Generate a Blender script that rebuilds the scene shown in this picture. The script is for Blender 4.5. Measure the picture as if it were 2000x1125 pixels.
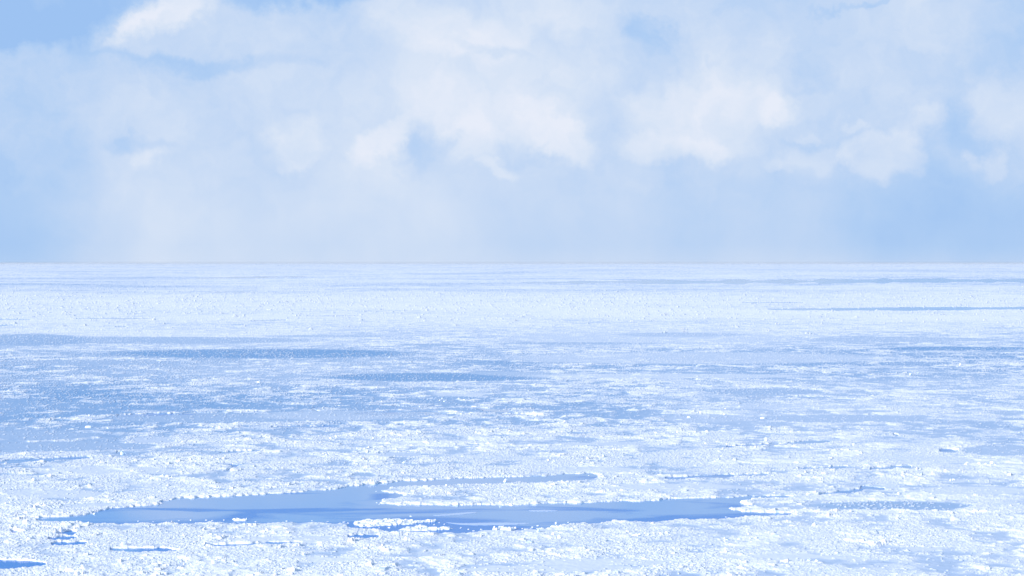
import bpy, bmesh, math, random
import numpy as np

for o in list(bpy.data.objects):
    bpy.data.objects.remove(o)
scene = bpy.context.scene
R = math.radians

# ------------------------------------------------------------------ camera
H = 30.0            # the viewer stands on a shore cliff, 30 m above the frozen sea
F = 3732.0          # focal length in pixels of a 2000 px wide picture
HOR = 513.0         # row of the horizon in that picture
cd = bpy.data.cameras.new("camera")
cam = bpy.data.objects.new("camera", cd)
scene.collection.objects.link(cam)
cam.location = (0, 0, H)
cam.rotation_euler = (R(90), 0, 0)
cd.sensor_width = 36
cd.lens = F / 2000 * 36
cd.shift_y = -(562.5 - HOR) / 2000
cd.clip_start = 1
cd.clip_end = 400000
scene.camera = cam

# ------------------------------------------------------------------ light
SUN_EL, SUN_AZ = 21.0, -128.0      # azimuth from the view direction (+Y), negative = to the left
SUN_STRENGTH = 3.0
sl = bpy.data.lights.new("sun", 'SUN')
sl.energy = SUN_STRENGTH
sl.angle = R(0.5)
sl.color = (1.0, 0.93, 0.84)
so = bpy.data.objects.new("sun", sl)
scene.collection.objects.link(so)
so.rotation_euler = (R(90 - SUN_EL), 0, R(180 - SUN_AZ))
so.location = (-60, -40, 80)
scene.view_settings.view_transform = 'Standard'
scene.view_settings.look = 'None'
scene.view_settings.exposure = 0.8
scene.view_settings.gamma = 1.0

# ------------------------------------------------------------------ sky (world)
world = bpy.data.worlds.new("World")
scene.world = world
world.use_nodes = True
nt = world.node_tree
nt.nodes.clear()
N = nt.nodes.new
L = nt.links.new
def math_node(op, a, b=None, c=None, clamp=False):
    n = N('ShaderNodeMath'); n.operation = op; n.use_clamp = clamp
    for i, v in enumerate((a, b, c)):
        if v is None: continue
        if isinstance(v, (int, float)): n.inputs[i].default_value = v
        else: L(v, n.inputs[i])
    return n.outputs[0]
def noise_node(vec, scale, detail=5, rough=0.55, lac=2.0):
    n = N('ShaderNodeTexNoise'); n.inputs['Scale'].default_value = scale
    n.inputs['Detail'].default_value = detail; n.inputs['Roughness'].default_value = rough
    n.inputs['Lacunarity'].default_value = lac
    L(vec, n.inputs['Vector'])
    return n
tc = N('ShaderNodeTexCoord')
sep = N('ShaderNodeSeparateXYZ'); L(tc.outputs['Generated'], sep.inputs[0])
U = math_node('MULTIPLY', math_node('ARCTAN2', sep.outputs[0], sep.outputs[1]), 38.1)
V = math_node('MULTIPLY', math_node('ARCSINE', sep.outputs[2]), 37.4)
comb = N('ShaderNodeCombineXYZ'); L(U, comb.inputs[0]); L(V, comb.inputs[1])
P0 = comb.outputs[0]
def warped(scale, amp, detail, off):
    a = N('ShaderNodeVectorMath'); a.operation = 'ADD'; a.inputs[1].default_value = off
    L(P0, a.inputs[0])
    n = noise_node(a.outputs[0], scale, detail, 0.6)
    s = N('ShaderNodeVectorMath'); s.operation = 'SUBTRACT'; s.inputs[1].default_value = (.5, .5, .5)
    L(n.outputs['Color'], s.inputs[0])
    m = N('ShaderNodeVectorMath'); m.operation = 'MULTIPLY'; m.inputs[1].default_value = (amp, amp * .8, 0)
    L(s.outputs[0], m.inputs[0])
    r = N('ShaderNodeVectorMath'); r.operation = 'ADD'
    L(P0, r.inputs[0]); L(m.outputs[0], r.inputs[1])
    return r.outputs[0]
W_soft = warped(0.45, 2.2, 6, (3.1, 7.7, 0))
W_edge = warped(0.85, 1.9, 9, (11.3, 2.9, 0))
# every cloud mass: x, y (picture pixels), half width, half height, turn in degrees, weight, soft edge share, soft or crisp warp
CLOUDS = [
    (700, 250, 900, 230, 0, .16, .9, 0), (1000, 150, 330, 150, 8, .24, .8, 0),
    (60, 430, 170, 260, 0, -.28, .9, 0), (0, 500, 120, 120, 0, -.12, .9, 0),
    (60, 5, 300, 100, 12, -.75, .30, 1), (10, 60, 120, 60, 0, -.3, .5, 1), (560, -22, 230, 42, 4, -.65, .4, 1),
    (325, 35, 118, 34, 22, .62, .55, 1), (260, 62, 55, 14, 28, .25, .6, 1), (480, 60, 120, 40, 0, .10, .8, 0),
    (600, 50, 90, 40, 0, .14, .6, 1),
    (390, 127, 190, 14, 0, -.30, .8, 0), (300, 118, 120, 9, 3, -.14, .8, 0), (960, 118, 70, 9, 0, -.26, .8, 0),
    (840, 45, 150, 62, -12, .36, .5, 1), (1080, 30, 140, 45, 8, .26, .6, 1),
    (1000, 160, 190, 80, -5, .12, .7, 0),
    (960, 225, 210, 62, -16, .26, .5, 1), (740, 265, 95, 30, 46, .42, .55, 1),
    (925, 270, 52, 62, 10, .30, .5, 1), (1095, 272, 85, 32, -18, .34, .4, 1),
    (818, 285, 52, 75, 0, -.40, .7, 1), (1010, 300, 55, 26, 0, -.22, .7, 1),
    (575, 285, 48, 62, -25, .40, .6, 1), (975, 338, 58, 17, -8, .36, .6, 1), (560, 330, 50, 14, 0, .14, .7, 1),
    (250, 235, 130, 60, -10, .20, .6, 1), (270, 288, 62, 20, 8, -.30, .6, 1), (287, 314, 32, 28, 0, .34, .7, 1),
    (330, 440, 190, 110, 0, .26, .9, 0), (760, 430, 190, 130, 0, .20, .9, 0), (460, 335, 120, 70, 0, -.10, .9, 0),
    (1180, 430, 150, 110, 0, .06, .9, 0), (1330, 440, 70, 120, 0, -.10, .9, 0),
    (1390, 235, 170, 72, 0, .50, .45, 1), (1450, 150, 120, 92, 0, .32, .6, 1), (1560, 215, 90, 28, 14, .30, .4, 1),
    (1330, 290, 110, 24, 0, .26, .5, 1),
    (1190, 200, 60, 120, 0, -.16, .9, 0), (1278, 66, 40, 34, 0, -.42, .8, 1), (1405, 132, 20, 10, 0, -.18, .8, 1),
    (1745, 312, 82, 50, -6, .52, .3, 1), (1620, 312, 78, 32, 4, .32, .5, 1), (1525, 318, 34, 17, 0, .28, .6, 1),
    (1690, 246, 24, 14, 0, .34, .6, 1), (1820, 240, 40, 28, -20, .26, .6, 1), (1600, 264, 16, 9, 0, .22, .7, 1),
    (1968, 220, 82, 66, 0, .42, .5, 1), (1922, 320, 36, 20, 24, .34, .6, 1),
    (1800, 70, 230, 70, 6, .24, .7, 1), (1760, 160, 200, 60, 0, .12, .8, 0), (1700, 12, 120, 8, 14, -.35, .7, 1),
    (1980, 110, 60, 90, 0, -.26, .8, 0), (1900, 275, 60, 40, 0, -.26, .8, 0), (1660, 285, 90, 30, 0, -.18, .8, 0),
    (1890, 450, 240, 110, 0, -.26, .9, 0), (1700, 420, 300, 90, 0, -.10, .9, 0),
    (2200, 200, 160, 120, 0, .2, .8, 1), (-200, 200, 160, 120, 0, .2, .8, 1),
]
acc = None
for (px, py, hw, hh, rot, wgt, soft, crisp) in CLOUDS:
    mp = N('ShaderNodeMapping'); mp.vector_type = 'TEXTURE'
    mp.inputs['Location'].default_value = ((px - 1000) / 100, (HOR - py) / 100, 0)
    mp.inputs['Rotation'].default_value = (0, 0, R(rot))
    mp.inputs['Scale'].default_value = (hw / 100 * 1.15, hh / 100 * 1.15, 1)
    L(W_edge if crisp else W_soft, mp.inputs['Vector'])
    ln = N('ShaderNodeVectorMath'); ln.operation = 'LENGTH'; L(mp.outputs[0], ln.inputs[0])
    mr = N('ShaderNodeMapRange'); mr.interpolation_type = 'SMOOTHSTEP'
    mr.inputs['From Min'].default_value = 1 + soft * (.3 if crisp else .5); mr.inputs['From Max'].default_value = .85 - soft * .8
    mr.inputs['To Min'].default_value = 0; mr.inputs['To Max'].default_value = wgt * (.72 if crisp else .9)
    L(ln.outputs['Value'], mr.inputs['Value'])
    acc = mr.outputs[0] if acc is None else math_node('ADD', acc, mr.outputs[0])
# fine billows, wide drifts and the vertical veils of falling snow near the horizon
n1 = noise_node(W_edge, 0.9, 8, .58); n2 = noise_node(W_soft, 0.28, 4, .5)
st = N('ShaderNodeMapping'); st.inputs['Scale'].default_value = (1.0, 0.16, 1); st.inputs['Rotation'].default_value = (0, 0, R(6))
L(P0, st.inputs['Vector'])
n3 = noise_node(st.outputs[0], 1.5, 4, .5)
low = N('ShaderNodeMapRange'); low.inputs['From Min'].default_value = 2.6; low.inputs['From Max'].default_value = .2
L(V, low.inputs['Value'])
high = math_node('SUBTRACT', 1.0, math_node('MULTIPLY', low.outputs[0], .85))
t = math_node('ADD', math_node('MULTIPLY', acc, .80), .42)
t = math_node('ADD', t, math_node('MULTIPLY', math_node('MULTIPLY', math_node('SUBTRACT', n1.outputs[0], .5), .72), high))
t = math_node('ADD', t, math_node('MULTIPLY', math_node('SUBTRACT', n2.outputs[0], .5), .34))
t = math_node('ADD', t, math_node('MULTIPLY', math_node('MULTIPLY', math_node('SUBTRACT', n3.outputs[0], .5), .13), low.outputs[0]))
# higher up than the picture's top the cloud cover breaks open
up = N('ShaderNodeMapRange'); up.inputs['From Min'].default_value = 7; up.inputs['From Max'].default_value = 22
up.inputs['To Max'].default_value = .55; L(V, up.inputs['Value'])
t = math_node('SUBTRACT', t, up.outputs[0])
# a pale line of haze right on the horizon
hz = N('ShaderNodeMapRange'); hz.inputs['From Min'].default_value = .35; hz.inputs['From Max'].default_value = 0
hz.inputs['To Max'].default_value = .10; L(V, hz.inputs['Value'])
t = math_node('ADD', t, hz.outputs[0])
cover = N('ShaderNodeMapRange'); cover.inputs['From Min'].default_value = -.05; cover.inputs['From Max'].default_value = .62
L(t, cover.inputs['Value'])
hi = N('ShaderNodeMapRange'); hi.inputs['From Min'].default_value = 8; hi.inputs['From Max'].default_value = 16
L(V, hi.inputs['Value'])
open_ = math_node('MULTIPLY', math_node('SUBTRACT', 1.0, cover.outputs[0]), hi.outputs[0], clamp=True)
ramp = N('ShaderNodeValToRGB'); L(t, ramp.inputs[0])
e = ramp.color_ramp.elements
def lin(r, g, b):
    f = lambda c: (c / 255 / 12.92) if c <= 10 else ((c / 255 + .055) / 1.055) ** 2.4
    return (f(r), f(g), f(b), 1)
e[0].position = 0.0; e[0].color = lin(158, 195, 242)
e[1].position = 1.0; e[1].color = lin(231, 237, 250)
for p_, c_ in ((.25, (176, 206, 244)), (.5, (197, 217, 245)), (.75, (215, 228, 247))):
    q = e.new(p_); q.color = lin(*c_)
sky = N('ShaderNodeTexSky'); sky.sky_type = 'NISHITA'; sky.sun_disc = False
sky.sun_elevation = R(SUN_EL); sky.sun_rotation = R(SUN_AZ)
sky.altitude = 30; sky.air_density = 1.0; sky.dust_density = 0.6; sky.ozone_density = 2.0
SKY = 0.14
SKY_TINT = (1.04, 1.10, 1.10)
scl = N('ShaderNodeVectorMath'); scl.operation = 'SCALE'; scl.inputs['Scale'].default_value = 1 / SKY / 2 ** scene.view_settings.exposure
L(ramp.outputs[0], scl.inputs[0])
mix = N('ShaderNodeMix'); mix.data_type = 'RGBA'
tint = N('ShaderNodeVectorMath'); tint.operation = 'MULTIPLY'; tint.inputs[1].default_value = SKY_TINT
L(sky.outputs[0], tint.inputs[0])
L(open_, mix.inputs['Factor']); L(tint.outputs[0], mix.inputs['B']); L(scl.outputs[0], mix.inputs['A'])
bg = N('ShaderNodeBackground'); bg.inputs['Strength'].default_value = SKY
L(mix.outputs['Result'], bg.inputs['Color'])
out = N('ShaderNodeOutputWorld'); L(bg.outputs[0], out.inputs['Surface'])
world.cycles.sampling_method = 'MANUAL'; world.cycles.sample_map_resolution = 1024

# ------------------------------------------------------------------ numpy noise
def h32(ix, iy, s):
    h = (ix.astype(np.int32).view(np.uint32) * np.uint32(374761393)) ^ (iy.astype(np.int32).view(np.uint32) * np.uint32(668265263))
    h = h + np.uint32((s * 2246822519 + 3266489917) & 0xffffffff)
    h ^= h >> np.uint32(15); h *= np.uint32(2246822519); h ^= h >> np.uint32(13)
    h *= np.uint32(3266489917); h ^= h >> np.uint32(16)
    return h
def h01(ix, iy, s): return h32(ix, iy, s).astype(np.float32) / np.float32(4294967295.0)
def vn(x, y, s):
    ix = np.floor(x); iy = np.floor(y)
    fx = (x - ix).astype(np.float32); fy = (y - iy).astype(np.float32)
    fx = fx * fx * (3 - 2 * fx); fy = fy * fy * (3 - 2 * fy)
    a = h01(ix, iy, s); b = h01(ix + 1, iy, s); c = h01(ix, iy + 1, s); d = h01(ix + 1, iy + 1, s)
    return (a + (b - a) * fx) * (1 - fy) + (c + (d - c) * fx) * fy          # 0..1
def fbm(x, y, s, octv=4, gain=.5):
    t_ = 0; a_ = 1; n_ = 0
    for i in range(octv):
        ca, sa = math.cos(.6 * i + .3), math.sin(.6 * i + .3)
        t_ = t_ + a_ * (vn((x * ca - y * sa) * 2 ** i + 17.3 * i, (x * sa + y * ca) * 2 ** i + 5.1 * i, s + i) - .5)
        n_ += a_; a_ *= gain
    return t_ / n_ * 2                                                       # about -1..1
def slabs(x, y, cell, s, prob, height, tilt, size=(.35, .75)):
    """Height of the topmost of many tilted angular slabs, one per cell, and that slab's random number."""
    gx = x / cell; gy = y / cell
    bx = np.floor(gx); by = np.floor(gy)
    z = np.zeros(x.shape, np.float32); idr = np.zeros(x.shape, np.float32)
    for j in (-1, 0, 1):
        for i in (-1, 0, 1):
            cx = bx + i; cy = by + j
            dx = (gx - cx - h01(cx, cy, s)).astype(np.float32); dy = (gy - cy - h01(cx, cy, s + 1)).astype(np.float32)
            a = h01(cx, cy, s + 2) * 6.2832
            ca = np.cos(a); sa = np.sin(a)
            u = dx * ca + dy * sa; v = -dx * sa + dy * ca
            sz = h01(cx, cy, s + 3); ra = size[0] + (size[1] - size[0]) * sz
            rb = ra * (.45 + .5 * h01(cx, cy, s + 4))
            k = h01(cx, cy, s + 5) - .5
            ins = (np.abs(u + k * v) < ra) & (np.abs(v) < rb) & (h01(cx, cy, s + 6) < prob)
            hh = height * (.35 + .65 * h01(cx, cy, s + 7)) + cell * tilt * ((h01(cx, cy, s + 8) - .5) * 2 * u + (h01(cx, cy, s + 9) - .5) * 2 * v)
            up_ = ins & (hh > z)
            z = np.where(up_, hh, z); idr = np.where(up_, h01(cx, cy, s + 10), idr)
    return z, idr
def smooth(a, b, v):
    t_ = np.clip((v - a) / (b - a), 0, 1)
    return t_ * t_ * (3 - 2 * t_)

# ------------------------------------------------------------------ where the ice is thin or open
def dist_of(py): return H * F / (py - HOR)
def ground(px, py):
    d = dist_of(py)
    return (px - 1000) / F * d, d
LEAD = [(70, 1013), (120, 1010), (185, 1003), (215, 996), (320, 985), (330, 977), (400, 972), (500, 968),
        (560, 965), (640, 958), (700, 950), (740, 944), (800, 940), (880, 936), (960, 934), (1050, 931), (1150, 926),
        (1172, 930), (1170, 934), (1100, 940), (1010, 941), (940, 944), (860, 948), (800, 949), (762, 951), (744, 953),
        (748, 955), (741, 961), (790, 965), (766, 971), (742, 978), (750, 984), (800, 988), (900, 988), (1000, 987),
        (1120, 984), (1250, 979), (1350, 974), (1440, 972), (1500, 970), (1545, 970), (1445, 976), (1438, 981),
        (1462, 986), (1425, 992), (1450, 1000), (1545, 1003), (1545, 1005), (1470, 1009), (1440, 1012), (1380, 1013), (1300, 1016),
        (1200, 1019), (1100, 1023), (1060, 1031), (960, 1034), (900, 1039), (850, 1041), (760, 1037), (690, 1027),
        (660, 1022), (600, 1019), (480, 1021), (350, 1023), (200, 1022), (120, 1021), (70, 1017)]
def polysd(px, py, poly, sy=1.0):
    """signed distance (negative inside) with rows stretched by sy"""
    best = np.full(px.shape, 1e9, np.float32); inside = np.zeros(px.shape, bool)
    n = len(poly)
    for i in range(n):
        x0, y0 = poly[i]; x1, y1 = poly[(i + 1) % n]
        ex, ey = x1 - x0, (y1 - y0) * sy
        wx, wy = px - x0, (py - y0) * sy
        t_ = np.clip((wx * ex + wy * ey) / (ex * ex + ey * ey + 1e-9), 0, 1)
        best = np.minimum(best, (wx - t_ * ex) ** 2 + (wy - t_ * ey) ** 2)
        if y0 != y1:
            c = ((y0 > py) != (y1 > py)) & (px < (x1 - x0) * (py - y0) / (y1 - y0) + x0)
            inside ^= c
    dd = np.sqrt(best)
    return np.where(inside, -dd, dd)
# open cracks and pools: x0, y0, x1, y1, half height (all in picture pixels)
CRACKS = [(1020, 551, 2200, 548.5, 3.8), (1500, 605.5, 2200, 601, 3.2), (1450, 591.5, 1570, 591, .8), (380, 543.5, 600, 540, 1.3),
          (-100, 555, 130, 554, .8), (350, 570, 520, 570.5, .6), (150, 622.5, 320, 621.5, .8), (-60, 623, 60, 624, .7),
          (225, 638, 248, 638.5, 1.0), (490, 627, 560, 625, .7), (600, 617, 700, 616.5, .6), (-50, 637, 30, 635, .7),
          (-40, 905, 175, 893, 2.0), (228, 884, 246, 889, 3.2), (430, 884, 510, 881, 1.0), (230, 812, 340, 809, 1.2),
          (350, 809, 440, 807, .9), (530, 834, 650, 833, .8), (-60, 1102, 90, 1102, 7.0), (1680, 952, 1728, 954, 2.4),
          (215, 1076, 350, 1076, 2.6), (400, 1068, 590, 1060, 1.2), (1600, 966, 1690, 956, 1.0),
          (1300, 935, 1440, 928, 2.0), (1440, 929, 1500, 927, 1.2), (1460, 776, 1620, 776, .6), (680, 1048, 740, 1047, 1.6),
          (1620, 914, 1655, 912, 1.8), (1560, 915, 1620, 914, .9), (1700, 916, 1780, 912, 1.3), (1540, 866, 1625, 863, 2.2),
          (1420, 872, 1540, 867, .8), (1835, 880, 1872, 881, 2.6), (1745, 849, 1755, 852, 2.5), (1010, 1023, 1100, 1024, .0),
          (110, 1042, 150, 1041, 2.0), (95, 1052, 150, 1050, 1.5), (20, 1038, 40, 1040, 2), (100, 1064, 170, 1061, 2.0),
          (1600, 729, 1800, 729, .3), (970, 810, 1060, 811, .9), (1770, 732, 1790, 732, 1.6)]
# smooth refrozen patches: x, y, half width, half height, weight, how blue the thin ice is
FLATS = [(1250, 660, 300, 12, .5, .4), (300, 665, 330, 7, 1, .7), (510, 691, 300, 9, 1.6, 1.0), (150, 709, 210, 5, 1, .7), (60, 664, 120, 12, .9, .8),
         (850, 737, 225, 8.5, 1.6, 1.0), (640, 657, 130, 2.5, 1, .6), (840, 674, 60, 2.5, 1, .7), (1330, 654, 130, 4, 1, .6),
         (1130, 671, 160, 2.5, 1, .7), (1760, 664, 190, 5, 1, .6), (1870, 681, 150, 3.5, 1.2, 1.0), (1790, 710, 75, 3.5, 1.2, .8),
         (1490, 765, 115, 6, 1.2, .7), (1640, 818, 170, 7, 1.1, .6), (1380, 818, 90, 9, .8, .5), (1500, 795, 200, 5, .4, .4),
         (300, 860, 50, 7, .8, .4), (60, 850, 130, 9, 1.1, .7), (120, 872, 180, 9, 1.1, .7), (420, 817, 230, 9, 1.0, .7),
         (650, 812, 150, 10, .9, .5), (720, 808, 110, 4, 1, .6), (1000, 730, 80, 4, .8, .6), (1745, 989, 155, 8, 3.0, .8), (1700, 1000, 300, 3, -.8, .3), (1700, 975, 300, 3, -.6, .3),
         (1180, 1100, 160, 7, 1.0, .15), (1080, 1112, 180, 7, 1.0, .15), (1540, 1090, 160, 6, .7, .15), (170, 987, 60, 5, 1.1, .25),
         (90, 965, 120, 9, .7, .2), (1900, 960, 120, 9, .7, .2), (1960, 880, 80, 11, 1.1, .6), (560, 1055, 110, 7, .8, .2),
         (1000, 1038, 130, 5, .9, .2), (760, 888, 60, 3.5, 1, .4), (860, 960, 40, 2, .3, .1), (1160, 918, 90, 6, .7, .2),
         (200, 920, 160, 9, .5, .2), (640, 1095, 120, 6, .4, .1), (1300, 952, 160, 7, .8, .2), (1800, 1073, 50, 4, .9, .2),
         (1200, 868, 90, 4, .6, .3), (1350, 700, 400, 12, .5, .4), (1300, 735, 300, 5, .3, .3), (900, 770, 60, 4, .5, .3)]

def ice_fields(x, y):
    """x, y: world metres. Returns the height of the ice, its rubble cover, thinness and slab number."""
    x = x.astype(np.float64); y = y.astype(np.float64)
    d = np.maximum(y, 5)
    px = 1000 + x / d * F; py = HOR + H * F / d
    # smooth wander of the outlines, in metres on the ice
    wx = 1.3 * fbm(x / 3.1, y / 3.1, 401, 4) + .5 * (vn(x / .7, y / .7, 407) - .5)
    wy = 1.3 * fbm(x / 3.1, y / 3.1, 431, 4) + .6 * (vn(x / .6, y / .6, 437) - .5)
    near = np.clip(y / 300, 1, 6)
    pxw = 1000 + (x + wx * near) / d * F
    dyw = d + wy * near
    pyw = HOR + H * F / dyw
    # ---- cover of rubble
    big = fbm(x / 60, y / 75, 11, 4) + (1.5 * fbm(x / 300, y / 330, 15, 4, .7)) * smooth(700, 2200, y); mid = fbm(x / 14, y / 18, 31, 4); fine = fbm(x / 4.0, y / 5.0, 51, 3)
    D = .60 + .28 * big + .40 * mid + .80 * fine + .42 * fbm(x / 1.3, y / 1.7, 61, 2)
    band = np.interp(py, [514, 530, 552, 566, 578, 612, 630, 660, 700, 740, 790, 860, 900, 960, 1000, 1130],
                         [.04, -.10, -.06, .00, .26, .24, .10, -.08, -.20, -.16, -.12, -.05, .08, .14, .20, .18])  # the bright far strip puts sunlight between cloud shadows into the cover
    side = np.interp(py, [640, 760, 900, 1000], [.0, .04, .05, .0]) * (px - 1000) / 1000
    blue_left = -.16 * np.exp(-((px - 150) / 420) ** 2 - ((py - 820) / 70) ** 2)
    D = D + band + side + blue_left
    thin = np.interp(py, [514, 560, 575, 610, 650, 700, 760, 860, 940, 1130], [.30, .40, .22, .22, .5, .8, .78, .74, .72, .70])  # thin ice tone by distance; far rows also carry painted cloud shade
    thin = thin + .35 * fbm(x / 90, y / 120, 71, 3)
    for (fx, fy, hw, hh, w, dk) in FLATS:
        k_ = (np.abs(pyw - fy) < 1.3 * hh) & (np.abs(pxw - fx) < 1.3 * hw)
        q = ((pxw[k_] - fx) / hw) ** 2 + ((pyw[k_] - fy) / hh) ** 2
        g = 1 - smooth(.6, 1.25, q)
        D[k_] -= g * w * .8
        thin[k_] += g * (dk - thin[k_]) * .85
    thin = np.clip(thin, 0, 1)
    # ---- open water
    lead = np.full(px.shape, 400.0, np.float32)
    k_ = (py > 905) & (py < 1065)
    lead[k_] = polysd(pxw[k_], pyw[k_], LEAD, 5.0)                    # picture px, rows stretched
    m_per = d / F
    water = lead * m_per / 1.0                            # metres, negative in the water
    for (x0, y0, x1, y1, hh) in CRACKS:
        if hh <= .05: continue
        k_ = (py > min(y0, y1) - 9 - hh) & (py < max(y0, y1) + 9 + hh) & (px > x0) & (px < x1)
        if not k_.any(): continue
        pk = px[k_]
        t_ = np.clip((pk - x0) / (x1 - x0), 0, 1)
        cy = y0 + (y1 - y0) * t_ + (vn(pk / 150, pk * 0 + y0, 77) - .5) * hh * .9
        wv = hh * np.clip(4 * t_ * (1 - t_), 0, 1) ** .5 * (.45 + 1.0 * vn(pk / 23, pk * 0 + y0, 79))
        dist = (np.abs(pyw[k_] * .35 + py[k_] * .65 - cy) - wv)
        water[k_] = np.minimum(water[k_], dist * 5 * m_per[k_])
    # hair cracks between floes
    cr = np.abs(fbm(x / 34, y / 34, 91, 3)) * 34
    cm = fbm(x / 50 + 9, y / 50, 95, 2)
    wid = np.clip(cm * 1.6 - .45, 0, 1) * .4 * np.clip(y / 300, 1, 2) * (y < 400) * (y > 245)
    water = np.minimum(water, np.where(wid > .02, cr - wid, 9.0))
    # a rim of broken, raised ice along the open water
    rim = np.exp(-np.clip(lead * m_per, 0, None) / 2.2)
    D = D + .28 * rim * (lead > 0)
    cov = smooth(.08, .80, D)
    # ---- heights
    s1, i1 = slabs(x, y, .20, 101, np.clip(cov * 1.1, 0, np.interp(y, [230, 500, 1000], [.85, .6, .75])), .034, .26)
    s2, i2 = slabs(x, y, .44, 131, np.clip(cov * .62 - .05, 0, .5), .050, .22)
    hum = smooth(.75, 1.25, D * .6 + .35 + 1.1 * fbm(x / 5.5, y / 8, 201, 4))
    s3, i3 = slabs(x, y, 1.25, 161, .01 + hum * .22, .20, .36, (.2, .42))
    hummock = .20 * hum * np.clip(fbm(x / 2.5, y / 2.5, 221, 3) + .25, 0, 1)
    rub = np.maximum(np.maximum(s1, s2), s3) * (.95 + .75 * fbm(x / 9, y / 14, 205, 3)) + hummock * cov
    idr = np.where(s3 >= np.maximum(s1, s2), i3, np.where(s2 > s1, i2, i1))
    snow = .09 + .03 * fbm(x / 3, y / 3, 241, 3) + .02 * fbm(x / .5, y / .5, 251, 2)
    grow = 1.0
    farf = np.interp(y, [700, 1500, 4000, 10000], [1, 1.1, .9, .2])
    s4, i4 = slabs(x, y, 4.5, 181, .16 * smooth(700, 1600, y) * (cov + .2), .55, .3, (.2, .42))
    s0, i0 = slabs(x, y, .50, 191, .06 + .34 * smooth(300, 520, y) * np.clip(.45 + 1.3 * fbm(x / 22, y / 26, 197, 4, .7), 0, 1) + .5 * np.clip(fbm(x / 6, y / 9, 195, 4), 0, 1), .06, .24, (.2, .5))
    rub = np.maximum(np.maximum(rub * cov, s0 * (.9 + .6 * smooth(380, 600, y))), s4)
    z = snow + rub * farf + .03 * cov
    thin_shade = thin * (1 - cov * np.interp(y, [230, 420], [.62, .38])) * (1 - smooth(.01, .04, rub))  # the blue also fills rubble gaps, as painted shade between the blocks
    z = z - .07 * thin_shade
    water = water + .5 * (vn(x / .5, y / .5, 301) - .5) + .7 * (vn(x / 1.4, y / 1.4, 303) - .5) * (water < 3)
    farn = smooth(700, 2000, y)
    patch = smooth(-.15, .55, fbm(x / 330, y / 420, 321, 4, .6)) * np.interp(py, [520, 560, 578, 610, 630], [.30, .30, .08, .08, .25]) + .26 * fbm(x / 13, y / 30, 331, 3, .8) * (1 - smooth(6000, 20000, y))  # thin grey ice; the row table paints in a sunlit strip between cloud shade
    thin_shade = np.clip(thin_shade + farn * patch, 0, 1)
    edge = smooth(-.2, .7, water)
    z = z * edge - .6 * (1 - edge)
    return z.astype(np.float32), cov.astype(np.float32), thin_shade.astype(np.float32), idr.astype(np.float32)

# ------------------------------------------------------------------ materials
def new_mat(name):
    m = bpy.data.materials.new(name); m.use_nodes = True
    m.node_tree.nodes.clear()
    n = m.node_tree.nodes.new; l = m.node_tree.links.new
    o = n('ShaderNodeOutputMaterial'); b = n('ShaderNodeBsdfPrincipled'); l(b.outputs[0], o.inputs['Surface'])
    return m, n, l, b
def mixrgb(n, l, fac, a, b):
    q = n('ShaderNodeMix'); q.data_type = 'RGBA'
    for v, k in ((fac, 'Factor'), (a, 'A'), (b, 'B')):
        if isinstance(v, tuple) or isinstance(v, float): q.inputs[k].default_value = v
        else: l(v, q.inputs[k])
    return q.outputs['Result']
SNOW = (.92, .925, .95, 1); BLUEICE = (.62, .78, .92, 1); NILAS = (.175, .36, .62, 1)
ice, n, l, b = new_mat("pack_ice_surface")
at = n('ShaderNodeAttribute'); at.attribute_name = 'thin_and_shade'
ai = n('ShaderNodeAttribute'); ai.attribute_name = 'slab'
mr = n('ShaderNodeMapRange'); mr.inputs['From Min'].default_value = .72; mr.inputs['From Max'].default_value = 1
mr.inputs['To Max'].default_value = .8; l(ai.outputs['Fac'], mr.inputs['Value'])
g = n('ShaderNodeNewGeometry')
no = n('ShaderNodeTexNoise'); no.inputs['Scale'].default_value = 2.5; no.inputs['Detail'].default_value = 5; l(g.outputs['Position'], no.inputs['Vector'])
c1 = mixrgb(n, l, mr.outputs[0], SNOW, BLUEICE)
c2 = mixrgb(n, l, at.outputs['Fac'], c1, NILAS)  # one blue for thin ice, painted cloud shade and shaded rubble gaps
l(c2, b.inputs['Base Color'])
b.inputs['Roughness'].default_value = .55
b.inputs['Specular IOR Level'].default_value = .3

block_mats = []
for k, base in enumerate(((.92, .94, .97), (.86, .91, .96), (.66, .80, .93))):
    m, n, l, b = new_mat("ice_block_surface")
    g = n('ShaderNodeNewGeometry')
    no = n('ShaderNodeTexNoise'); no.inputs['Scale'].default_value = 3.0; no.inputs['Detail'].default_value = 6
    l(g.outputs['Position'], no.inputs['Vector'])
    l(mixrgb(n, l, no.outputs[0], tuple(c * .93 for c in base) + (1,), tuple(min(1, c * 1.04) for c in base) + (1,)), b.inputs['Base Color'])
    b.inputs['Roughness'].default_value = .5; b.inputs['Specular IOR Level'].default_value = .3
    bp = n('ShaderNodeBump'); bp.inputs['Strength'].default_value = .5; bp.inputs['Distance'].default_value = .05
    l(no.outputs[0], bp.inputs['Height']); l(bp.outputs[0], b.inputs['Normal'])
    block_mats.append(m)

wat, n, l, b = new_mat("sea_water_surface")
g = n('ShaderNodeNewGeometry')
mp = n('ShaderNodeMapping'); mp.inputs['Scale'].default_value = (.045, .11, 1); l(g.outputs['Position'], mp.inputs['Vector'])
na = n('ShaderNodeTexNoise'); na.inputs['Scale'].default_value = 1.0; na.inputs['Detail'].default_value = 6
na.inputs['Distortion'].default_value = .8; l(mp.outputs[0], na.inputs['Vector'])
# frazil and grease ice: smooth skins drifting on the darker open water
sk = n('ShaderNodeMapRange'); sk.inputs['From Min'].default_value = .44; sk.inputs['From Max'].default_value = .54
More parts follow.
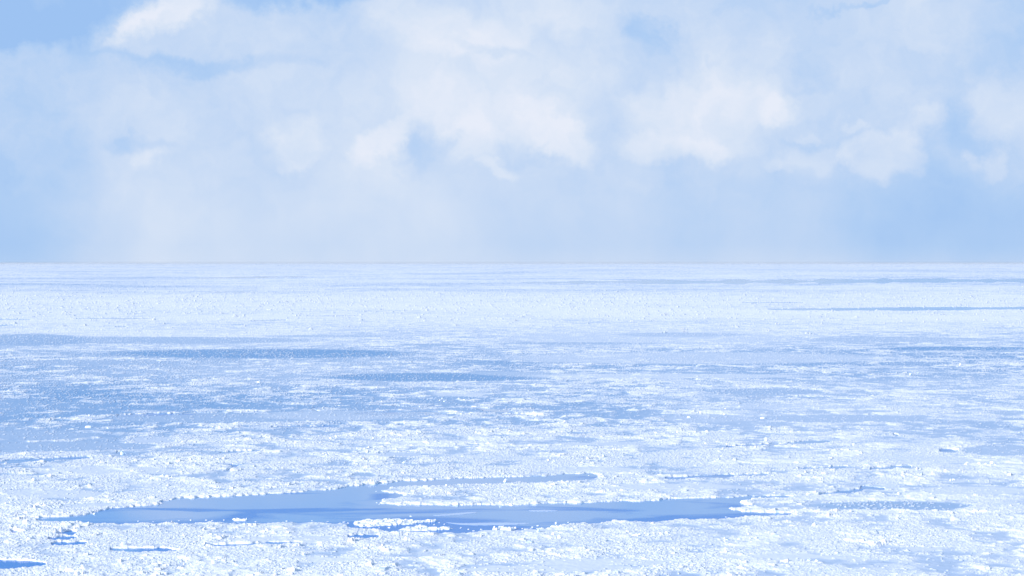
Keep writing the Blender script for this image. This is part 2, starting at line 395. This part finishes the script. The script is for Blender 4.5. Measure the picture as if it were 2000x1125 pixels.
# paler skin colour towards the far bank, deeper blue along the near side
sy_ = n('ShaderNodeSeparateXYZ'); l(g.outputs['Position'], sy_.inputs[0])
dr = n('ShaderNodeMapRange'); dr.inputs['From Min'].default_value = 219; dr.inputs['From Max'].default_value = 236
dr.inputs['To Min'].default_value = -.10; dr.inputs['To Max'].default_value = .07; l(sy_.outputs[1], dr.inputs['Value'])
ad = n('ShaderNodeMath'); l(na.outputs[0], ad.inputs[0]); l(dr.outputs[0], ad.inputs[1])
l(ad.outputs[0], sk.inputs['Value'])
l(mixrgb(n, l, sk.outputs[0], (.01, .21, .62, 1), (.15, .36, .68, 1)), b.inputs['Base Color'])
rr = n('ShaderNodeMapRange'); rr.inputs['To Min'].default_value = .10; rr.inputs['To Max'].default_value = .05
l(sk.outputs[0], rr.inputs['Value']); l(rr.outputs[0], b.inputs['Roughness'])
sp = n('ShaderNodeMapRange'); sp.inputs['To Min'].default_value = .07; sp.inputs['To Max'].default_value = .2
l(sk.outputs[0], sp.inputs['Value']); l(sp.outputs[0], b.inputs['Specular IOR Level'])
b.inputs['IOR'].default_value = 1.333; b.inputs['Specular IOR Level'].default_value = .2
mp2 = n('ShaderNodeMapping'); mp2.inputs['Scale'].default_value = (1.2, 2.0, 1); l(g.outputs['Position'], mp2.inputs['Vector'])
nb = n('ShaderNodeTexNoise'); nb.inputs['Scale'].default_value = 1.5; nb.inputs['Detail'].default_value = 3; l(mp2.outputs[0], nb.inputs['Vector'])
bs = n('ShaderNodeMapRange'); bs.inputs['To Min'].default_value = .22; bs.inputs['To Max'].default_value = .03
l(sk.outputs[0], bs.inputs['Value'])
bp = n('ShaderNodeBump'); bp.inputs['Distance'].default_value = .05
l(bs.outputs[0], bp.inputs['Strength']); l(nb.outputs[0], bp.inputs['Height']); l(bp.outputs[0], b.inputs['Normal'])

skin, n, l, b = new_mat("grease_ice_surface")
b.inputs['Base Color'].default_value = (.52, .64, .86, 1); b.inputs['Roughness'].default_value = .35

# ------------------------------------------------------------------ mesh helpers
def grid_mesh(name, X, Y, Z):
    nr, nc = X.shape
    co = np.stack([X, Y, Z], -1).reshape(-1, 3).astype(np.float32)
    idx = np.arange(nr * nc).reshape(nr, nc)
    q = np.stack([idx[:-1, :-1], idx[:-1, 1:], idx[1:, 1:], idx[1:, :-1]], -1).reshape(-1, 4)
    me = bpy.data.meshes.new(name)
    me.vertices.add(len(co)); me.vertices.foreach_set('co', co.ravel())
    me.loops.add(q.size); me.loops.foreach_set('vertex_index', q.ravel().astype(np.int32))
    me.polygons.add(len(q)); me.polygons.foreach_set('loop_start', (np.arange(len(q)) * 4).astype(np.int32))
    me.update(calc_edges=True)
    return me
def link(name, me, mat, **props):
    o = bpy.data.objects.new(name, me); scene.collection.objects.link(o)
    if mat: me.materials.append(mat)
    for k, v in props.items(): o[k] = v
    return o
def float_attr(me, name, arr):
    a = me.attributes.new(name, 'FLOAT', 'POINT'); a.data.foreach_set('value', arr.ravel().astype(np.float32))

# ------------------------------------------------------------------ the sea and the pack ice on it
far = 90000.0
wv_ = np.array([(-far, 60, 0), (far, 60, 0), (far, far, 0), (-far, far, 0)], float)
me = bpy.data.meshes.new("sea_water"); me.from_pydata([tuple(v) for v in wv_], [], [(0, 1, 2, 3)])
link("sea_water", me, wat, kind='structure')

# rows grow further apart with distance, columns fan out from the shore
rows = list(np.arange(1260, 1132, -3.0)) + list(np.arange(1132, 640, -.5)) + list(np.arange(640, 530, -.4)) + list(np.arange(530, 514, -.3))
rows = [r for r in rows if r > 514.4] + [514.27]
dist = np.array([dist_of(r) for r in rows], np.float64)
cols = np.concatenate([np.arange(-260, -20, 4.0), np.arange(-20, 2020, 1.15), np.arange(2020, 2264, 4.0)])
tanx = (cols - 1000) / F
# rows are broken up a little, each vertex moving along its own line of the fan, so that no line of vertices shows
jit = np.gradient(dist)[:, None]
Y = np.repeat(dist[:, None], len(cols), 1)
Y = Y + jit * (np.random.RandomState(3).rand(*Y.shape) - .5) * .5 * (Y < 40000)
X = Y * (tanx[None, :] + 1.15 / F * (np.random.RandomState(5).rand(*Y.shape) - .5) * .5)
Z, COV, THIN_SHADE, SLAB = ice_fields(X, Y)
me = grid_mesh("pack_ice", X, Y, Z)
float_attr(me, 'thin_and_shade', THIN_SHADE); float_attr(me, 'slab', SLAB * COV)
link("pack_ice", me, ice, kind='structure')
#OBJECTS
# ------------------------------------------------------------------ floes adrift in the lead
def floe(name, poly, label, cat, group=None, lift=1.0, seed=0):
    """a rubble covered floe whose outline is given as picture points, built at its real place and size"""
    g_ = np.array([ground(a_, b_) for a_, b_ in poly])
    mn = g_.min(0); mx = g_.max(0); c = (mn + mx) / 2
    nx = max(12, int((mx[0] - mn[0]) / .09)); ny = max(10, int((mx[1] - mn[1]) / .2))
    xs = np.linspace(mn[0] - .3, mx[0] + .3, nx); ys = np.linspace(mn[1] - .5, mx[1] + .5, ny)
    GX, GY = np.meshgrid(xs, ys)
    ax = GX + .35 * fbm(GX / 1.2, GY / 1.2, 501 + seed, 3); ay = GY + .5 * fbm(GX / 1.0, GY / 1.0, 521 + seed, 3)
    sd = polysd(ax, ay, [tuple(v) for v in g_])
    s1, i1 = slabs(GX, GY, .34, 601 + seed, .95, .13, .6)
    s2, i2 = slabs(GX, GY, .8, 631 + seed, .6, .26, .6)
    s3, i3 = slabs(GX, GY, 1.5, 661 + seed, .25, .42, .5, (.2, .42))
    z = (.10 + np.maximum(np.maximum(s1, s2), s3) + .1 * np.clip(fbm(GX / 2, GY / 2, 541 + seed, 2), 0, 1)) * lift
    e_ = smooth(.06, -.22, sd)
    z = z * e_ - .25 * (1 - e_)
    keep = sd < .3
    me = bpy.data.meshes.new(name)
    bm = bmesh.new(); vs = {}
    def vert(j, i):
        if (j, i) not in vs: vs[(j, i)] = bm.verts.new((GX[j, i] - c[0], GY[j, i] - c[1], z[j, i]))
        return vs[(j, i)]
    for j in range(ny - 1):
        for i in range(nx - 1):
            if keep[j, i] or keep[j, i + 1] or keep[j + 1, i] or keep[j + 1, i + 1]:
                bm.faces.new((vert(j, i), vert(j, i + 1), vert(j + 1, i + 1), vert(j + 1, i)))
    bm.to_mesh(me); bm.free()
    o = link(name, me, block_mats[0], label=label, category=cat)
    o.location = (c[0], c[1], 0)
    if group: o['group'] = group
    return o
def plate(name, poly, thick, mat, label, cat):
    pts = [ground(a_, b_) for a_, b_ in poly]
    cx = sum(p[0] for p in pts) / len(pts); cy = sum(p[1] for p in pts) / len(pts)
    fine_ = []
    rnd = random.Random(len(label))
    for i in range(len(pts)):                                  # Catmull-Rom rounding of the outline
        p0, p1, p2, p3 = (np.array(pts[(i + k) % len(pts)]) for k in (-1, 0, 1, 2))
        for t_ in np.linspace(0, 1, 8, endpoint=False):
            q = .5 * ((2 * p1) + (p2 - p0) * t_ + (2 * p0 - 5 * p1 + 4 * p2 - p3) * t_ ** 2 + (3 * p1 - p0 - 3 * p2 + p3) * t_ ** 3)
            fine_.append((q[0] - cx + rnd.uniform(-.05, .05), q[1] - cy + rnd.uniform(-.12, .12)))
    bm = bmesh.new()
    top = [bm.verts.new((x, y, thick)) for x, y in fine_]; bot = [bm.verts.new((x, y, -.03)) for x, y in fine_]
    bm.faces.new(top); bm.faces.new(bot[::-1])
    for i in range(len(top)):
        k = (i + 1) % len(top); bm.faces.new((top[k], top[i], bot[i], bot[k]))
    bmesh.ops.recalc_face_normals(bm, faces=bm.faces[:])
    me = bpy.data.meshes.new(name); bm.to_mesh(me); bm.free()
    o = link(name, me, mat, label=label, category=cat); o.location = (cx, cy, 0)
    return o
floe("ice_floe", [(688, 1024), (700, 1018), (735, 1015), (790, 1015), (812, 1018), (850, 1016), (856, 1018), (830, 1021), (800, 1025), (740, 1028), (700, 1029)],
     "long rubble covered ice floe adrift in the blue lead, pointing right", "ice floe", "ice floes adrift in the lead", .5, 0)
floe("ice_floe", [(790, 1031), (820, 1027), (850, 1030), (880, 1031), (890, 1033), (850, 1036), (800, 1037), (775, 1036)],
     "smaller flat ice floe just in front of the long drifting floe", "ice floe", "ice floes adrift in the lead", .4, 40)
floe("ice_floe", [(960, 1034), (975, 1031), (1005, 1031), (1012, 1034), (1000, 1037), (970, 1037)],
     "small white ice floe at the near edge of the lead where it narrows", "ice floe", "ice floes adrift in the lead", .8, 80)
floe("ice_floe", [(452, 1015.5), (462, 1014), (486, 1014.5), (484, 1017), (462, 1017.5)],
     "thin sliver of white ice adrift near the left end of the lead", "ice floe", "ice floes adrift in the lead", .6, 120)
plate("grease_ice", [(846, 1006.5), (875, 1004), (905, 1001), (930, 1000), (925, 1002.5), (890, 1006), (860, 1007.5)], .012, skin,
      "pale pointed skin of grease ice in the lead, right of the drifting floe", "ice skin")
plate("grease_ice", [(872, 1020.5), (905, 1022), (960, 1021), (1030, 1022), (1010, 1024.5), (950, 1026), (905, 1025)], .012, skin,
      "long pale grease ice skin along the near side of the lead", "ice skin")
plate("grease_ice", [(1032, 997.5), (1050, 996), (1090, 997), (1072, 998.6), (1045, 998.8)], .012, skin,
      "short pale skin of grease ice just in front of the ice tongue", "ice skin")

# ------------------------------------------------------------------ single blocks standing out of the rubble
rnd = random.Random(12)
def block_mesh(w, dep, hgt, slabby, rnd):
    """an angular broken lump: the hull of a jittered, tapered box"""
    bm = bmesh.new()
    for k in range(9 if slabby else 15):
        a_ = rnd.uniform(0, 6.283)
        up_ = rnd.choice((0, .35, .75, 1.0))
        r_ = (1 - .45 * up_ * rnd.uniform(.3, 1)) * rnd.uniform(.75, 1.05) if not slabby else rnd.uniform(.8, 1.05)
        bm.verts.new((w / 2 * r_ * math.cos(a_), dep / 2 * r_ * math.sin(a_), hgt * up_ * rnd.uniform(.8, 1)))
    for k in range(6):
        a_ = k * 1.047 + rnd.uniform(-.3, .3)
        bm.verts.new((w / 2 * math.cos(a_), dep / 2 * math.sin(a_), -.12))
    res = bmesh.ops.convex_hull(bm, input=bm.verts[:])
    bmesh.ops.delete(bm, geom=[v for v in bm.verts if not v.link_faces], context='VERTS')
    bmesh.ops.bevel(bm, geom=bm.edges[:], offset=min(w, hgt) * .05, segments=1, affect='EDGES')
    me = bpy.data.meshes.new("ice_block"); bm.to_mesh(me); bm.free()
    return me
def ice_at(px, py):
    x, y = ground(px, py)
    z, *_ = ice_fields(np.array([[x]]), np.array([[y]]))
    return x, y, float(z[0, 0])
LABELLED = []
def block(px, py, wpx, label, group=None, name="ice_block", tall=.6, mat=0, cat="ice block", slabby=False, base=None):
    x, y, z = ice_at(px, py) if base is None else (*ground(px, py), base)
    w = wpx / F * y
    o = link(name, block_mesh(w, w * rnd.uniform(.6, 1), w * tall, slabby, rnd), block_mats[mat], label=label, category=cat)
    o.location = (x, y, min(max(z, 0), .25) if base is None else base)
    o.rotation_euler = (rnd.uniform(-.18, .18), rnd.uniform(-.18, .18), rnd.uniform(0, 6.28))
    if group: o['group'] = group
    LABELLED.append((px, py, o))
    return o
for (px, py, w, tall, lab) in (
    (317, 934, 12, .8, "rounded white ice block standing alone behind the left part of the lead"),
    (66, 941, 17, .6, "pointed white ice block topping the hummock near the left edge of the picture"),
    (74, 986, 10, .7, "upright white ice block in front of the smooth patch at the far left"),
    (789, 905, 11, .7, "bright square ice block behind the bend of the lead"),
    (505, 748, 13, .6, "white ice block far off, between the two smooth blue patches on the left"),
    (430, 838, 22, .45, "broad white ice block by the smooth streak in the left middle distance"),
    (172, 836, 26, .45, "wide pale hummock block in the left middle distance"),
    (1346, 817, 18, .4, "low bright ice block at the left end of the smooth streak on the right"),
    (1490, 818, 22, .45, "large pale ice block set in the smooth streak on the right"),
    (1362, 716, 11, .5, "small bright ice block far off, right of centre"),
    (986, 941, 16, .7, "tall white ice block on the far rim of the ice tongue"),
    (978, 985, 13, .8, "bright white ice block on the near rim of the ice tongue"),
    (1092, 1052, 9, .9, "upright white ice block nearest the camera, just right of centre"),
    (242, 1066, 24, .5, "large white ice block behind the small dark pool at the bottom left"),
    (1086, 1023, 7, 1.0, "pointed white ice block on the near bank of the lead, right of centre"),
    (184, 1004, 9, .7, "white ice block on the far bank at the left end of the lead")):
    block(px, py, w * (.55 if py < 900 else .75), lab, "large ice blocks", tall=tall * .7, mat=1, slabby=py < 900)
block(239, 888, 10, "blue ice block beside the dark water crack in the left middle distance", "large ice blocks", mat=2, tall=.7)
block(1778, 733, 9, "dark blue ice block far off on the right", "large ice blocks", mat=2, tall=.6)

near_marks = ((0, 330, "at the bottom left, below the narrow end of the lead"), (330, 660, "below the widest water of the lead"),
              (660, 900, "below the drifting floe"), (900, 1200, "below the middle of the lead"), (1200, 1480, "below the blunt right end of the lead"),
              (1480, 1760, "below the smooth patch on the right"), (1760, 2050, "in the bottom right corner"))
back_marks = ((-50, 200, "at the left picture edge, above the lead"), (200, 480, "above the left part of the lead"), (480, 760, "above the widest water of the lead"),
              (760, 1160, "on or above the ice tongue"), (1160, 1480, "above the blunt right end of the lead"),
              (1480, 1760, "by the small dark pool on the right"), (1760, 2050, "at the right picture edge, above the smooth patch"))
mid_marks = ((-50, 400, "in the left middle distance"), (400, 800, "left of centre, mid distance"), (800, 1200, "in the central middle distance"),
             (1200, 1600, "right of centre, mid distance"), (1600, 2050, "in the right middle distance"))
far_marks = ((-50, 660, "far off on the left"), (660, 1330, "far off in the middle"), (1330, 2050, "far off on the right"))
zones = ((1036, 1126, 46, near_marks, "ice blocks nearest the camera"),
         (905, 1000, 44, back_marks, "ice blocks behind the lead"),
         (800, 905, 30, mid_marks, "ice blocks in the middle distance"),
         (700, 800, 15, far_marks, "ice blocks far off"))
for (y0, y1, cnt, marks, grp) in zones:
    done = 0; tries = 0
    cx, cy = rnd.uniform(0, 2000), rnd.uniform(y0, y1)
    while done < cnt and tries < 4000:
        tries += 1
        if rnd.random() < .3: cx, cy = rnd.uniform(0, 2000), rnd.uniform(y0, y1)
        px, py = cx + rnd.gauss(0, 26), cy + rnd.gauss(0, 3)
        if not (3 < px < 1997 and y0 < py < y1): continue
        x, y = ground(px, py)
        zz, cc, tt, ii = ice_fields(np.array([[x]]), np.array([[y]]))
        if zz[0, 0] < .05 or (cc[0, 0] < .25 and rnd.random() < .8): continue
        sc = (py - HOR) / 520
        q = rnd.random() ** 2
        w = (3.5 + 6 * q) * (.3 + .7 * sc)
        slab_ = rnd.random() < .35
        mt = rnd.choice((0, 0, 0, 1, 1, 2) if sc > .9 else (0, 0, 1))
        size_ = "large" if q > .45 else ("medium" if q > .12 else "small")
        mark = [m_ for a_, b_, m_ in marks if a_ <= px < b_][0]
        lab = "%s %s %sice block %s" % (size_, ("white", "pale", "blue")[mt], "flat " if slab_ else "", mark)
        block(px, py, w, lab, grp, tall=rnd.uniform(.25, .4) if slab_ else rnd.uniform(.35, .7), mat=mt, slabby=slab_)
        done += 1
# fragments afloat in the lead
frs = [(373, 1016, 6), (403, 1016, 7), (415, 1017, 5), (438, 1016, 6), (500, 1019, 5), (350, 1017, 4), (803, 1008.5, 6), (858, 1021, 5),
       (868, 1024, 4), (848, 1025, 5), (900, 1031.5, 6), (915, 1034, 5), (872, 1032, 6), (940, 1034, 7), (1020, 1033, 6), (1040, 1030, 5),
       (1050, 1027, 6), (300, 1019, 5), (270, 1018, 4), (150, 1017, 4), (560, 1018, 5), (610, 1017, 4), (640, 1019, 5), (1110, 1020, 5),
       (735, 960, 4), (736, 982, 4), (741, 985, 5), (1429, 996, 4), (1150, 929, 4), (1418, 1010, 5), (330, 1019, 3), (680, 1022, 5),
       (672, 1020, 6), (925, 1037, 5), (985, 1028, 4), (760, 1031, 6), (740, 1031, 5)]
for (px, py, w) in frs:
    where = "near the left end of the lead" if px < 330 else "left of the drifting floe" if px < 700 else "at the ice tongue's tip" if py < 990 and px < 800 \
        else "beside the drifting floe" if px < 890 else "by the near bank" if px < 1120 else "at the right end of the lead"
    block(px, py, w, "%s fragment of white ice afloat %s" % ("tiny" if w < 5 else "flat", where), "ice fragments afloat in the lead",
          name="ice_fragment", tall=.22, cat="ice fragment", slabby=True, base=0.0)
# where several would read the same, say which one, counted from the left
ORD = ("leftmost", "second", "third", "fourth", "fifth", "sixth", "seventh", "eighth", "ninth", "tenth")
byl = {}
for px, py, o in LABELLED: byl.setdefault(o['label'], []).append((px, py, o))
for lab, items in byl.items():
    if len(items) < 2: continue
    items.sort(key=lambda v: v[0])
    for k, (px, py, o) in enumerate(items):
        o['label'] = (ORD[k] + " " if k == 0 else ("rightmost " if k == len(items) - 1 else ORD[k] + "-from-left ")) + lab

# ------------------------------------------------------------------ sea haze
bm = bmesh.new(); bmesh.ops.create_cube(bm, size=1)
for v in bm.verts:
    v.co.x *= 190000; v.co.y = (v.co.y + .5) * 96000 - 3000; v.co.z = -1 + (v.co.z + .5) * 34
me = bpy.data.meshes.new("haze"); bm.to_mesh(me); bm.free()
hm = bpy.data.materials.new("haze_air"); hm.use_nodes = True; hm.node_tree.nodes.clear()
ho = hm.node_tree.nodes.new('ShaderNodeOutputMaterial'); hv = hm.node_tree.nodes.new('ShaderNodeVolumePrincipled')
hv.inputs['Color'].default_value = (.86, .92, 1, 1); hv.inputs['Density'].default_value = 1.2e-5
hm.node_tree.links.new(hv.outputs[0], ho.inputs['Volume'])
link("haze", me, hm, kind='stuff')
